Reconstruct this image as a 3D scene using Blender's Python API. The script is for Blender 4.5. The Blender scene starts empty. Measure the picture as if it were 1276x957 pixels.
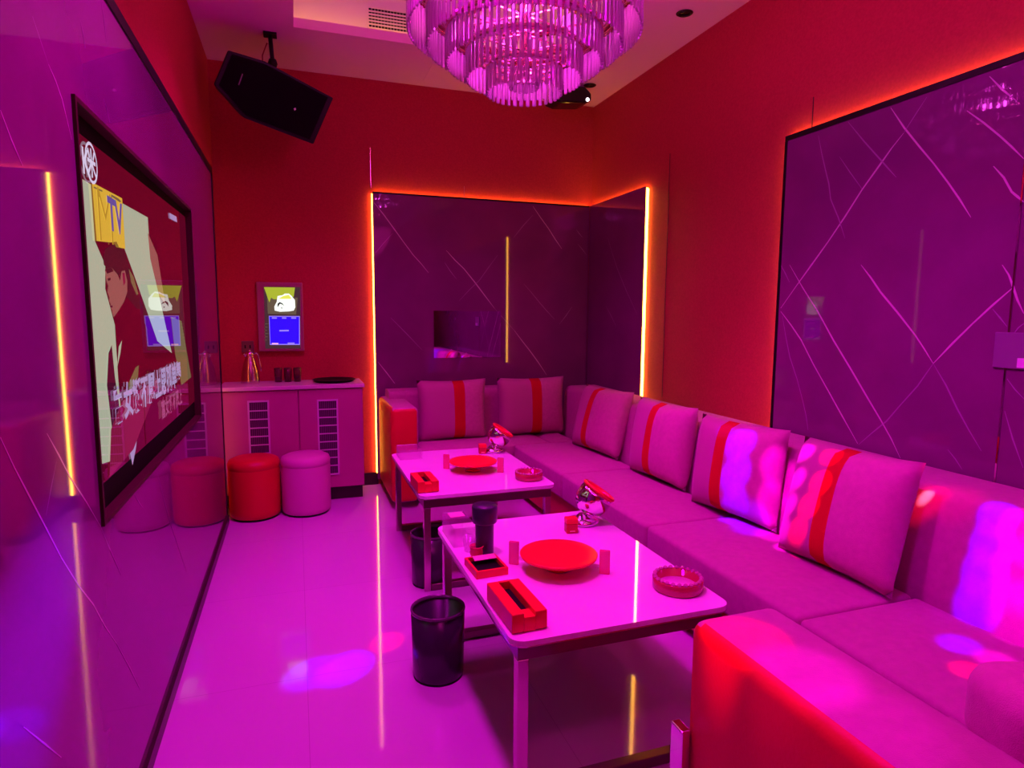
import bpy, bmesh, math, random
from mathutils import Vector, Matrix
random.seed(7)
C = bpy.context.scene
COL = C.collection
PI = math.pi

# ------------------------------------------------------------------ camera
W, H = 1276.0, 957.0
F, YAW, PITCH, ROLL, CZ = 779.76, math.radians(19.027), math.radians(6.5), math.radians(0.342), 1.4
fw = Vector((math.sin(YAW)*math.cos(PITCH), math.cos(YAW)*math.cos(PITCH), -math.sin(PITCH)))
rt = Vector((math.cos(YAW), -math.sin(YAW), 0))
up = rt.cross(fw)
rt2 = rt*math.cos(ROLL) + up*math.sin(ROLL)
up2 = -rt*math.sin(ROLL) + up*math.cos(ROLL)
cam_d = bpy.data.cameras.new('camera'); cam = bpy.data.objects.new('camera', cam_d); COL.objects.link(cam)
cam_d.sensor_width = 36; cam_d.lens = F/W*36; cam_d.clip_start = 0.02
M = Matrix((rt2, up2, -fw)).transposed().to_4x4(); M.translation = (0, 0, CZ)
cam.matrix_world = M
C.camera = cam

def ray(p): return rt2*((p[0]-W/2)/F) - up2*((p[1]-H/2)/F) + fw
def onX(p, x): d = ray(p); return Vector((0, 0, CZ)) + d*(x/d.x)
def onY(p, y): d = ray(p); return Vector((0, 0, CZ)) + d*(y/d.y)
def onZ(p, z): d = ray(p); return Vector((0, 0, CZ)) + d*((z-CZ)/d.z)

# ------------------------------------------------------------------ materials
def mat(name, col, rough=.5, metal=0., spec=.5, emis=None, estr=0., trans=0., ior=1.45, alpha=1., coat=0., sheen=0., noise=None, bump=None):
    m = bpy.data.materials.new(name); m.use_nodes = True
    nt = m.node_tree; b = nt.nodes['Principled BSDF']
    b.inputs['Base Color'].default_value = (*col, 1)
    b.inputs['Roughness'].default_value = rough
    b.inputs['Metallic'].default_value = metal
    b.inputs['Specular IOR Level'].default_value = spec
    b.inputs['IOR'].default_value = ior
    b.inputs['Transmission Weight'].default_value = trans
    b.inputs['Alpha'].default_value = alpha
    b.inputs['Coat Weight'].default_value = coat
    b.inputs['Coat Roughness'].default_value = .03
    b.inputs['Sheen Weight'].default_value = sheen
    if emis: 
        b.inputs['Emission Color'].default_value = (*emis, 1); b.inputs['Emission Strength'].default_value = estr
    if noise or bump:
        tc = nt.nodes.new('ShaderNodeTexCoord')
    if noise:                       # (scale, amount): mottled colour
        n = nt.nodes.new('ShaderNodeTexNoise'); n.inputs['Scale'].default_value = noise[0]; n.inputs['Detail'].default_value = 5
        nt.links.new(tc.outputs['Object'], n.inputs['Vector'])
        r = nt.nodes.new('ShaderNodeValToRGB')
        r.color_ramp.elements[0].position = .3; r.color_ramp.elements[1].position = .7
        r.color_ramp.elements[0].color = (*[c*(1-noise[1]) for c in col], 1)
        r.color_ramp.elements[1].color = (*[min(1, c*(1+noise[1])) for c in col], 1)
        nt.links.new(n.outputs['Fac'], r.inputs['Fac']); nt.links.new(r.outputs['Color'], b.inputs['Base Color'])
    if bump:                        # (scale, strength, stretch)
        n = nt.nodes.new('ShaderNodeTexNoise'); n.inputs['Scale'].default_value = bump[0]; n.inputs['Detail'].default_value = 2
        mp = nt.nodes.new('ShaderNodeMapping'); mp.inputs['Scale'].default_value = bump[2] if len(bump) > 2 else (1, 1, 1)
        nt.links.new(tc.outputs['Object'], mp.inputs['Vector']); nt.links.new(mp.outputs['Vector'], n.inputs['Vector'])
        bp = nt.nodes.new('ShaderNodeBump'); bp.inputs['Strength'].default_value = bump[1]; bp.inputs['Distance'].default_value = .01
        nt.links.new(n.outputs['Fac'], bp.inputs['Height']); nt.links.new(bp.outputs['Normal'], b.inputs['Normal'])
    return m

def tile_mat():
    m = mat('floor_tile', (.60, .40, .60), .055, spec=.5, bump=(2.5, .015))
    nt = m.node_tree; b = nt.nodes['Principled BSDF']
    tc = nt.nodes.new('ShaderNodeTexCoord'); br = nt.nodes.new('ShaderNodeTexBrick')
    br.offset = 0; br.inputs['Scale'].default_value = 1
    br.inputs['Brick Width'].default_value = .8; br.inputs['Row Height'].default_value = .8
    br.inputs['Mortar Size'].default_value = .0012
    br.inputs['Color1'].default_value = (.60, .40, .60, 1); br.inputs['Color2'].default_value = (.585, .39, .585, 1)
    br.inputs['Mortar'].default_value = (.45, .30, .45, 1)
    nt.links.new(tc.outputs['Object'], br.inputs['Vector']); nt.links.new(br.outputs['Color'], b.inputs['Base Color'])
    return m

MT = {}
MT['floor'] = tile_mat()
MT['ceiling'] = mat('ceiling_paint', (.76, .40, .62), .8, spec=.2)
MT['tray'] = mat('tray_paint', (.72, .68, .62), .8, spec=.2)
MT['red_wall'] = mat('red_wallcloth', (.43, .038, .048), .7, spec=.12, noise=(90, .10), bump=(260, .2, (1, 1, .15)))
MT['marble'] = mat('dark_marble', (.19, .05, .15), .03, spec=.6, noise=(3.5, .10), bump=(2.2, .012))
MT['vein'] = mat('marble_vein', (.62, .42, .56), .10, spec=.5)
MT['faint_vein'] = mat('faint_marble_vein', (.34, .18, .34), .10, spec=.5)
MT['black'] = mat('black_matt', (.004, .003, .004), .45, spec=.3)
MT['black_gloss'] = mat('black_gloss', (.006, .004, .008), .12, spec=.5)
MT['bin'] = mat('bin_black', (.03, .022, .035), .22, spec=.6)
MT['skirt'] = mat('dark_skirting', (.03, .012, .015), .35)
MT['led'] = mat('warm_led', (1, .7, .3), .5, emis=(1, .48, .045), estr=19)
MT['led_soft'] = mat('warm_led_soft', (1, .7, .3), .5, emis=(1, .25, .04), estr=9)
MT['led_red'] = mat('warm_led_dim', (1, .7, .3), .5, emis=(1, .03, .14), estr=6)
MT['led_cove'] = mat('cove_led', (1, .8, .4), .5, emis=(1, .44, .12), estr=5.5)
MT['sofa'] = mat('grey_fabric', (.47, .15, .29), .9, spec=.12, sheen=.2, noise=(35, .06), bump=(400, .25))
MT['pillow'] = mat('pillow_fabric', (.57, .20, .33), .9, spec=.12, sheen=.2, noise=(40, .06), bump=(350, .3))
MT['pillow_side'] = mat('pillow_band', (.49, .17, .29), .9, spec=.12, sheen=.2, bump=(350, .3))
MT['red_cloth'] = mat('red_stripe_fabric', (.55, .006, .02), .85, spec=.1, bump=(350, .3))
MT['red_leather'] = mat('red_leather', (.55, .006, .02), .42, spec=.4, bump=(120, .08))
MT['pink_leather'] = mat('pale_leather', (.60, .20, .42), .45, spec=.4, bump=(120, .08))
MT['table'] = mat('white_stone_top', (.86, .70, .82), .03, spec=.5, noise=(6, .03))
MT['steel'] = mat('rose_steel', (.62, .42, .48), .22, metal=1)
MT['dark_steel'] = mat('dark_bronze_steel', (.22, .12, .14), .28, metal=1)
MT['chrome'] = mat('chrome', (.92, .90, .92), .05, metal=1)
MT['cabinet'] = mat('cabinet_laminate', (.44, .10, .24), .4, spec=.4, noise=(4, .04))
MT['worktop'] = mat('pale_worktop', (.62, .48, .52), .2, spec=.5)
MT['grille'] = mat('grille_frame', (.62, .52, .60), .4)
MT['red_plastic'] = mat('red_plastic', (.80, .012, .03), .3, spec=.5)
MT['red_acrylic'] = mat('red_acrylic', (.9, .05, .16), .08, spec=.6, alpha=.62)
MT['acrylic'] = mat('clear_acrylic', (.8, .35, .7), .05, spec=.8, alpha=.22)
MT['glass'] = mat('clear_glass', (.85, .6, .8), .03, spec=1, alpha=.30)
MT['smoke_glass'] = mat('smoked_glass', (.25, .05, .06), .05, trans=.7, ior=1.4)
MT['crystal'] = mat('crystal', (.95, .72, .92), .06, trans=.55, ior=1.35, spec=.8)
MT['gold'] = mat('champagne_steel', (.85, .55, .5), .22, metal=1)
MT['mirror'] = mat('mirror_glass', (.55, .50, .58), .015, metal=1)
MT['paper'] = mat('pink_card', (.9, .35, .5), .6)
MT['grey_plate'] = mat('grey_plate', (.22, .17, .22), .3, spec=.5)
MT['white_plastic'] = mat('white_plastic', (.75, .72, .78), .3)
MT['dark_cup'] = mat('dark_cup', (.03, .02, .05), .3, spec=.6)
MT['lens'] = mat('lamp_lens', (1, 1, 1), .2, emis=(1, .85, 1), estr=6)
def scr(name, col, s=1.0): return mat(name, (.004, .004, .004), .015, spec=.5, emis=col, estr=s)

# ------------------------------------------------------------------ helpers
def bm_new(): return bmesh.new()
def set_mi(fs, mi):
    for f in fs: f.material_index = mi
def bx(bm, x0, x1, y0, y1, z0, z1, bev=0., seg=2, mi=0):
    r = bmesh.ops.create_cube(bm, size=1)
    vs = r['verts']
    for v in vs:
        v.co = Vector(((x0+x1)/2+v.co.x*(x1-x0), (y0+y1)/2+v.co.y*(y1-y0), (z0+z1)/2+v.co.z*(z1-z0)))
    fs = list({f for v in vs for f in v.link_faces})
    set_mi(fs, mi)
    if bev > 0:
        es = list({e for v in vs for e in v.link_edges})
        r2 = bmesh.ops.bevel(bm, geom=es, offset=bev, segments=seg, profile=.5, affect='EDGES', clamp_overlap=True)
        set_mi(r2['faces'], mi)
    return bm
def lathe(bm, prof, seg=32, cx=0, cy=0, cz=0, mi=0, mat4=None):
    """prof: list of (r,z). r==0 closes with a point"""
    rings = []
    for r, z in prof:
        if r <= 1e-6: ring = [bm.verts.new((cx, cy, cz+z))]
        else: ring = [bm.verts.new((cx+r*math.cos(2*PI*k/seg), cy+r*math.sin(2*PI*k/seg), cz+z)) for k in range(seg)]
        rings.append(ring)
    fs = []
    for a, b in zip(rings, rings[1:]):
        for k in range(seg):
            k2 = (k+1) % seg
            if len(a) == 1 and len(b) == 1: continue
            if len(a) == 1: f = bm.faces.new((a[0], b[k2], b[k]))
            elif len(b) == 1: f = bm.faces.new((a[k], a[k2], b[0]))
            else: f = bm.faces.new((a[k], a[k2], b[k2], b[k]))
            f.material_index = mi; f.smooth = True; fs.append(f)
    if mat4:
        for ring in rings:
            for v in ring: v.co = mat4 @ v.co
    return bm
def tube(bm, pts, r, seg=8, mi=0):
    pts = [Vector(p) for p in pts]; rings = []
    for i, p in enumerate(pts):
        d = (pts[min(i+1, len(pts)-1)]-pts[max(i-1, 0)]).normalized()
        a = d.orthogonal().normalized() if not rings else (rings_a - d*rings_a.dot(d)).normalized()
        rings_a = a; b = d.cross(a)
        rings.append([bm.verts.new(p+(a*math.cos(2*PI*k/seg)+b*math.sin(2*PI*k/seg))*r) for k in range(seg)])
    for A, B in zip(rings, rings[1:]):
        for k in range(seg):
            f = bm.faces.new((A[k], A[(k+1) % seg], B[(k+1) % seg], B[k])); f.smooth = True; f.material_index = mi
    for ring, rev in ((rings[0], 1), (rings[-1], 0)):
        f = bm.faces.new(ring[::-1] if rev else ring); f.material_index = mi
    return bm
def prism(bm, poly, d, mi=0):
    """poly: list of Vectors, extruded by vector d"""
    a = [bm.verts.new(p) for p in poly]; b = [bm.verts.new(Vector(p)+d) for p in poly]
    n = len(a); fs = [bm.faces.new(a), bm.faces.new(b[::-1])]
    for k in range(n): fs.append(bm.faces.new((a[k], b[k], b[(k+1) % n], a[(k+1) % n])))
    set_mi(fs, mi); return fs
def obj(name, bm, mats, parent=None, smooth=None, wm=None):
    bmesh.ops.recalc_face_normals(bm, faces=bm.faces)
    me = bpy.data.meshes.new(name); bm.to_mesh(me); bm.free()
    if not isinstance(mats, (list, tuple)): mats = [mats]
    for m in mats: me.materials.append(MT[m] if isinstance(m, str) else m)
    o = bpy.data.objects.new(name, me); COL.objects.link(o)
    if parent: o.parent = parent
    if smooth is not None:
        me.shade_smooth()
        me.set_sharp_from_angle(angle=math.radians(smooth))
    return o
def thing(name, label, cat, loc=(0, 0, 0), rz=0, group=None):
    o = bpy.data.objects.new(name, None); COL.objects.link(o); o.empty_display_size = .1
    o.location = loc; o.rotation_euler = (0, 0, rz)
    return tag(o, label, cat, group)
def tag(o, label, cat, group=None):
    o['label'] = label; o['category'] = cat
    if group: o['group'] = group
    return o
def struct(name, bm, mats, parent=None, **k):
    o = obj(name, bm, mats, parent, **k); o['kind'] = 'structure'; return o
def dup(root, loc, rz, label, group=None):
    r = root.copy(); COL.objects.link(r); r.location = loc; r.rotation_euler = (0, 0, rz); r['label'] = label
    if group: r['group'] = group
    for ch in list(root.children):
        c = ch.copy(); COL.objects.link(c); c.parent = r
        for g in ch.children:
            d = g.copy(); COL.objects.link(d); d.parent = c
    return r
def text_mesh(bm, s, origin, ux, uy, size, mi=0, off=0.0, bold=0.0):
    """letters as flat faces added to bm; ux / uy are unit vectors of the writing plane"""
    cu = bpy.data.curves.new('t', 'FONT'); cu.body = s; cu.size = size; cu.offset = bold; cu.resolution_u = 3
    o = bpy.data.objects.new('t', cu); COL.objects.link(o)
    dg = bpy.context.evaluated_depsgraph_get(); me = o.evaluated_get(dg).to_mesh()
    n = ux.cross(uy)
    vs = [bm.verts.new(Vector(origin)+ux*v.co.x+uy*v.co.y+n*off) for v in me.vertices]
    for p in me.polygons:
        try: f = bm.faces.new([vs[i] for i in p.vertices]); f.material_index = mi
        except ValueError: pass
    o.evaluated_get(dg).to_mesh_clear(); bpy.data.objects.remove(o); bpy.data.curves.remove(cu)
def ribbon(bm, pts, n, w, mi):
    """thin inlaid vein: polyline in a plane of normal n"""
    pts = [Vector(p) for p in pts]
    # resample with a little wander
    out = []
    for a, b in zip(pts, pts[1:]):
        k = max(2, int((b-a).length/.12))
        for i in range(k): out.append(a.lerp(b, i/k))
    out.append(pts[-1])
    L = len(out); prev = None
    for i, p in enumerate(out):
        d = (out[min(i+1, L-1)]-out[max(i-1, 0)]).normalized(); s = d.cross(n).normalized()
        t = min(i, L-1-i)/max(1, L-1)
        ww = w*(.35+min(1, t*5)*.65)*random.uniform(.75, 1.2)
        q = p + s*random.uniform(-.004, .004)*(1 if 0 < i < L-1 else 0)
        a, b = bm.verts.new(q+s*ww/2), bm.verts.new(q-s*ww/2)
        if prev:
            f = bm.faces.new((prev[0], a, b, prev[1])); f.material_index = mi
        prev = (a, b)

# ------------------------------------------------------------------ room shell
XL, XR, YB, YF, ZC = -.53, 2.483, 5.085, -1.7, 3.16
struct('floor', bx(bm_new(), XL-.1, XR+.1, YF-.1, YB+.1, -.1, 0), 'floor')
struct('wall_left', bx(bm_new(), XL-.1, XL, YF-.1, YB+.1, 0, 3.7), 'red_wall')
struct('wall_back', bx(bm_new(), XL, XR, YB, YB+.1, 0, 3.7), 'red_wall')
struct('wall_right', bx(bm_new(), XR, XR+.1, YF-.1, YB+.1, 0, 3.7), 'red_wall')
struct('wall_front', bx(bm_new(), XL, XR, YF-.1, YF, 0, 3.7), 'red_wall')
TX0, TX1, TY0, TY1, TZ = .045, 1.885, -.6, 4.347, 3.52
bm = bm_new()
bx(bm, XL, TX0, YF, YB, ZC, ZC+.06); bx(bm, TX1, XR, YF, YB, ZC, ZC+.06)
bx(bm, TX0, TX1, TY1, YB, ZC, ZC+.06); bx(bm, TX0, TX1, YF, TY0, ZC, ZC+.06)
G = .12
bx(bm, TX0-G-.05, TX0-G, TY0-G, TY1+G, ZC+.06, TZ, mi=1); bx(bm, TX1+G, TX1+G+.05, TY0-G, TY1+G, ZC+.06, TZ, mi=1)
bx(bm, TX0-G, TX1+G, TY1+G, TY1+G+.05, ZC+.06, TZ, mi=1); bx(bm, TX0-G, TX1+G, TY0-G-.05, TY0-G, ZC+.06, TZ, mi=1)
bx(bm, TX0-G-.05, TX1+G+.05, TY0-G-.05, TY1+G+.05, TZ, TZ+.05, mi=1)
struct('ceiling', bm, ['ceiling', 'tray'])
# shallow flush access hatch line in the ceiling by the back wall
bm = bm_new()
bx(bm, .98, 1.72, 4.62, 4.625, ZC-.003, ZC); bx(bm, .98, .985, 4.62, 4.98, ZC-.003, ZC); bx(bm, 1.715, 1.72, 4.62, 4.98, ZC-.003, ZC)
struct('trim_1', bm, 'ceiling')
# thin joints between the red wall boards
bm = bm_new(); bx(bm, .583, .586, YB-.003, YB, 2.36, 2.66); bx(bm, 1.33, 1.334, YB-.002, YB, 2.33, 2.42)
struct('trim_2', bm, 'gold')
bm = bm_new(); bx(bm, XR-.002, XR, 3.875, 3.879, .8, 2.5); bx(bm, XR-.002, XR, 2.60, 2.604, 2.33, 2.48)
struct('trim_3', bm, 'skirt')
struct('baseboard_back', bx(bm_new(), .46, .60, YB-.012, YB, 0, .10), 'skirt')
struct('baseboard_left', bx(bm_new(), -.4695, -.458, YF, 4.43, 0, .05), 'skirt')
cv = thing('cove_light_strip', 'warm yellow light strip hidden on the ledge of the raised ceiling', 'light strip')
bm = bm_new(); z0, z1 = ZC+.062, ZC+.072
bx(bm, TX0-.06, TX0-.045, TY0, TY1+.06, z0, z1); bx(bm, TX1+.045, TX1+.06, TY0, TY1+.06, z0, z1)
bx(bm, TX0, TX1, TY1+.045, TY1+.06, z0, z1)
obj('led_strip', bm, 'led_cove', cv)

# ------------------------------------------------------------------ marble wall panels
def veins(bm, proj, n, lines, w, mi):
    for l in lines: ribbon(bm, [proj(p)+n*.0006 for p in l], n, w, mi)

# back panel
XS = 2.443
YS = 5.045
pb = thing('marble_panel', 'dark purple marble panel on the back wall behind the sofa', 'wall panel', group='marble wall panels with lit edges')
bm = bm_new(); bx(bm, .592, XS, YS, YS+.014, .05, 2.322, .002, 1)
pY = lambda p: onY(p, YS); nY = Vector((0, -1, 0))
veins(bm, pY, nY, [[(465,251),(490,284),(515,318),(534,340)], [(556,312),(578,335),(616,384)], [(641,412),(660,437),(681,467)], [(664,257),(684,286),(700,310)], [(471,451),(492,478)]], .007, 1)
veins(bm, pY, nY, [[(616,384),(641,412)],[(487,396),(526,436)],[(554,327),(569,348)],[(664,268),(640,296)],[(620,318),(597,349),(572,375)],[(653,354),(672,376),(691,398)],[(713,382),(697,404)],[(720,304),(731,318)],[(718,286),(726,296)],[(489,291),(468,315)]], .006, 2)
obj('slab', bm, ['marble', 'vein', 'faint_vein'], pb)
bm = bm_new(); bx(bm, .592, XS-.005, YS-.003, YS-.0008, 2.31, 2.323); obj('edge_trim', bm, 'black', pb)
bm = bm_new(); bx(bm, .605, XS, YS+.014, YB-.003, .05, 2.31); obj('backing', bm, 'skirt', pb)
bm = bm_new(); bx(bm, .586, .591, YS+.018, YB-.004, .10, 2.31); bx(bm, .605, XS, YS+.016, YB-.004, 2.31, 2.317)
obj('led_strip', bm, 'led', pb)
# corner return on the right wall
YC0 = 4.13
pc = thing('marble_panel', 'narrow dark marble panel turning the back right corner, with a bright yellow vertical edge', 'wall panel', group='marble wall panels with lit edges')
bm = bm_new(); bx(bm, XS, XS+.012, YC0, YS-.002, .05, 2.322, .002, 1)
pX = lambda p: onX(p, XS); nX = Vector((-1, 0, 0))
veins(bm, pX, nX, [[(757,295),(769,335),(780,362),(794,392)], [(755,381),(768,407)]], .006, 2)
obj('slab', bm, ['marble', 'vein', 'faint_vein'], pc)
bm = bm_new(); bx(bm, XS+.012, XR-.003, YC0+.016, YS, .05, 2.31); obj('backing', bm, 'skirt', pc)
bm = bm_new(); bx(bm, XS+.013, XR-.003, YC0+.006, YC0+.016, .06, 2.31); bx(bm, XS+.016, XR-.004, YC0+.016, YS, 2.31, 2.317)
obj('led_strip', bm, 'led', pc)
# right panel
YR1, YSEAM = 2.735, 1.565
pr_ = thing('marble_panel', 'large purple marble panel with criss-cross veins on the right wall', 'wall panel', group='marble wall panels with lit edges')
bm = bm_new(); bx(bm, XS, XS+.014, YSEAM+.003, YR1, 0, 2.318, .002, 1); bx(bm, XS, XS+.014, -1.5, YSEAM-.003, 0, 2.318, .002, 1)
veins(bm, pX, nX, [[(1110,134),(1146,183),(1181,228),(1210,271)], [(1238,207),(1262,238),(1276,252)], [(984,330),(1019,389),(1061,460),(1098,524),(1122,571)],
    [(1073,330),(1098,363),(1140,418),(1163,453)], [(1264,357),(1213,403),(1163,453)], [(1126,166),(1098,203),(1053,269),(1012,330),(973,384)],
    [(1249,330),(1263,357),(1276,391)], [(1205,138),(1246,169),(1276,198)], [(1233,95),(1267,126)], [(973,388),(998,424),(1031,485),(1069,553)]], .0075, 1)
veins(bm, pX, nX, [[(1155,121),(1126,166)], [(1057,152),(1098,200),(1117,221)], [(1020,169),(1029,210),(1036,248),(1053,297)], [(1046,195),(1074,235)],
    [(1163,453),(1194,509),(1223,562)], [(1163,453),(1143,481),(1104,524),(1070,554)], [(975,394),(985,445),(1001,500),(1007,536)], [(1276,403),(1264,415)],
    [(1237,385),(1255,407)], [(1255,472),(1276,497)], [(1252,512),(1275,583)], [(1181,560),(1199,585)], [(973,330),(984,352)]], .006, 2)
obj('slab', bm, ['marble', 'vein', 'faint_vein'], pr_)
bm = bm_new(); bx(bm, XS-.004, XS-.0008, -1.5, YR1, 2.293, 2.319); bx(bm, XS-.004, XS-.0008, YR1-.016, YR1+.001, .05, 2.2925)
obj('edge_trim', bm, 'black', pr_)
bm = bm_new(); bx(bm, XS+.014, XR-.003, -1.5, YR1-.014, .05, 2.305); obj('backing', bm, 'skirt', pr_)
bm = bm_new(); bx(bm, XS+.016, XR-.004, -1.5, YR1-.014, 2.305, 2.312); bx(bm, XS+.016, XR-.004, YR1-.014, YR1-.007, .06, 2.305)
obj('led_strip', bm, 'led', pr_)
bm = bm_new(); bx(bm, XS-.001, XS+.01, YSEAM-.003, YSEAM+.003, .05, 2.318); obj('seam_strip', bm, 'chrome', pr_)
# left panel, with the opening for the television
XP = -.470
TVy0, TVy1, TVz0, TVz1 = 1.745, 3.455, .868, 1.892
pl = thing('marble_panel', 'glossy purple marble panel covering the left wall around the television', 'wall panel', group='marble wall panels with lit edges')
PY1, PZ1 = 4.43, 2.285
bm = bm_new(); t = .03
bx(bm, XP-t, XP, YF+.02, TVy0, .04, PZ1); bx(bm, XP-t, XP, TVy1, PY1, .04, PZ1)
bx(bm, XP-t, XP, TVy0, TVy1, .04, TVz0); bx(bm, XP-t, XP, TVy0, TVy1, TVz1, PZ1)
pL = lambda p: onX(p, XP); nL = Vector((1, 0, 0))
veins(bm, pL, nL, [[(60,80),(77,123),(89,174)], [(0,137),(28,207)], [(0,545),(35,615),(76,697),(116,755),(145,802)], [(29,906),(76,944)], [(58,540),(87,592),(125,656)]], .0045, 1)
veins(bm, pL, nL, [[(40,20),(60,80)], [(129,123),(137,154)], [(125,656),(151,717)], [(145,802),(175,860)], [(70,575),(57,642)], [(195,586),(210,644),(233,714)], [(168,617),(178,633)], [(100,26),(106,60)], [(126,0),(133,55)]], .0035, 2)
obj('slab', bm, ['marble', 'vein', 'faint_vein'], pl)
bm = bm_new(); bx(bm, XP-t, XP+.0015, YF+.02, PY1+.012, PZ1+.0005, PZ1+.004); bx(bm, XP+.0008, XP+.004, YF+.02, PY1+.012, PZ1-.034, PZ1+.004); bx(bm, XP-t, XP+.004, PY1+.0005, PY1+.012, .05, PZ1)
obj('edge_trim', bm, 'black', pl)
bm = bm_new(); bx(bm, XP-t-.027, XP-t-.001, YF+.02, PY1-.02, .05, PZ1-.02); obj('backing', bm, 'skirt', pl)
bm = bm_new(); bx(bm, XP-t-.02, XP-t-.004, YF+.05, PY1-.03, PZ1-.02, PZ1-.012); obj('led_strip', bm, 'led_red', pl)
bm = bm_new(); bx(bm, XP-t-.02, XP-t-.004, PY1-.018, PY1-.004, .06, PZ1-.02); obj('led_strip', bm, 'led_soft', pl)

# ------------------------------------------------------------------ television
tv = thing('television', 'large wall television showing a music video, set in the left marble panel', 'television')
XG = -.489
bm = bm_new(); fx0, fx1, e = -.497, -.462, .012
bx(bm, fx0, fx1, TVy0, TVy0+e, TVz0, TVz1); bx(bm, fx0, fx1, TVy1-e, TVy1, TVz0, TVz1)
bx(bm, fx0, fx1, TVy0+e, TVy1-e, TVz0, TVz0+e); bx(bm, fx0, fx1, TVy0+e, TVy1-e, TVz1-e, TVz1)
obj('frame', bm, mat('tv_frame', (.05, .008, .015), .5, spec=.15), tv)
bm = bm_new(); bx(bm, -.498, XG-.002, TVy0+e, TVy1-e, TVz0+e, TVz1-e); obj('bezel', bm, mat('tv_bezel', (.003, .002, .003), .6, spec=.05), tv)
sc_red = scr('screen_crimson', (.085, .001, .010), 1); sc_pale = scr('screen_pale', (.36, .40, .29), 1); sc_yel = scr('screen_yellow', (.62, .38, .035), 1)
sc_skin = scr('screen_skin', (.26, .085, .075), 1); sc_hair = scr('screen_hair', (.045, .006, .012), 1); sc_lil = scr('screen_lilac', (.34, .24, .48), 1)
sc_pur = scr('screen_purple', (.10, .07, .30), 1); sc_olive = scr('screen_olive', (.15, .11, .045), 1); sc_ochre = scr('screen_ochre', (.42, .24, .02), 1); sc_dk = scr('screen_dark', (.06, .004, .02), 1); sc_wine = scr('screen_wine', (.20, .008, .04), 1)
sm = [sc_red, sc_pale, sc_yel, sc_skin, sc_hair, sc_lil, sc_pur, sc_olive, sc_dk, sc_wine]
bm = bm_new()
lay = [0]
def P(pts, mi):
    lay[0] += 1
    f = bm.faces.new([bm.verts.new(onX(p, XG)+Vector((.00015*lay[0], 0, 0))) for p in pts]); f.material_index = mi
P([(96,164),(238,276),(246,497),(128,603)], 0)
P([(101,222),(113,230),(118,300),(131,330),(131,360),(143,405),(147,470),(150,505),(146,530),(137,575),(127,578)], 1)     # pale wall, left of the head
P([(150,252),(184,271),(187,322),(198,368),(205,400),(214,440),(196,425),(182,385),(166,340),(155,310)], 1)               # pale wall, right
P([(187,322),(184,290),(196,318),(203,362),(206,380),(198,368)], 3)                                                      # blurred sleeve
P([(213,395),(226,400),(238,470),(226,480),(218,440)], 7)                                                                 # olive column
P([(131,310),(140,305),(151,304),(156,318),(163,338),(170,362),(178,384),(168,386),(158,372),(152,352),(147,342),(139,335),(133,334),(129,330),(128,322)], 4)   # hair
P([(160,335),(166,345),(172,366),(170,368),(163,352)], 7)
P([(130,336),(138,333),(146,342),(149,350),(151,338),(155,337),(158,350),(158,364),(154,376),(149,384),(144,393),(141,395),(139.5,390),(139,386),(136.5,383),(137.5,379),(135.5,375),(136,371),(133.5,364),(134.5,356),(132,350)], 3)   # face
P([(130,336),(138,333),(141,338),(133,341)], 4); P([(136.5,381),(139.5,380.5),(139.5,383),(137,383.5)], 8); P([(133,347),(137,346),(137,349),(134,350)], 4)
P([(151.5,340),(154.5,340),(155.5,352),(153,356)], 9)
P([(141,395),(149,384),(157,370),(170,385),(186,415),(196,450),(200,470),(160,485),(150,480),(146,440)], 0)          # shirt
P([(147,432),(151,424),(149,440),(145,458)], 1); P([(159,478),(168,458),(172,455),(171,470),(160,490)], 7)
P([(134,440),(138,430),(142,470),(148,510),(139,540),(132,480)], 8)
P([(160,560),(168,530),(172,525),(168,560),(164,580)], 5)
P([(135,595),(137,535),(151,500),(200,470),(165,560)], 9)
P([(210,265),(219,270),(220,277),(211,272)], 5)
obj('picture', bm, sm, tv)
# television writing: station mark, caption lines
uy = Vector((0, 0, 1)); ux = Vector((0, 1, 0))
bm = bm_new(); lay = [30]
P([(112,227),(150,247),(154,310),(146,308),(143,301),(135,302),(118,300)], 0)
def L(s, p, size, mi, dz=0, bold=0.0): text_mesh(bm, s, onX(p, XG)+Vector((.006, 0, dz)), ux, uy, size, mi, 0, bold)
P([(114,232),(125,237),(125,239),(114,234)], 2); P([(136,242),(145,247),(149,251),(147,252),(137,245),(136,262),(135,262)], 2)
text_mesh(bm, 'M', onX((119.5,300), XG)+Vector((.0055, 0, 0)), ux, uy, .215, 3, 0, -.004)
text_mesh(bm, 'TV', onX((133,284), XG)+Vector((.006, 0, 0)), ux, uy, .125, 1, 0, .004)
obj('music_channel_logo', bm, [sc_yel, sc_pur, sc_olive, sc_ochre], tv)
bm = bm_new()
ctr = onX((110.5,203), XG)+Vector((.006, 0, 0)); seg = 28
ro = [bm.verts.new(ctr+Vector((0, math.cos(a)*.052, math.sin(a)*.052))) for a in [2*PI*k/seg for k in range(seg)]]
ri = [bm.verts.new(ctr+Vector((0, math.cos(a)*.044, math.sin(a)*.044))) for a in [2*PI*k/seg for k in range(seg)]]
for k in range(seg): bm.faces.new((ro[k], ro[(k+1) % seg], ri[(k+1) % seg], ri[k]))
text_mesh(bm, '米', ctr+Vector((0, -.036, -.028)), ux, uy, .075, 0, 0, .002)
text_mesh(bm, 'K', onX((99.5,214), XG)+Vector((.006, 0, 0)), ux, uy, .09, 0, 0, .002)
obj('karaoke_logo', bm, [scr('screen_white', (.62, .55, .75), 1)], tv)
bm = bm_new()
text_mesh(bm, '富女挺不愿上思孤单舞', onX((140,526), XG)+Vector((.006, 0, 0)), ux, uy, .108, 0, 0, .004)
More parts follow.
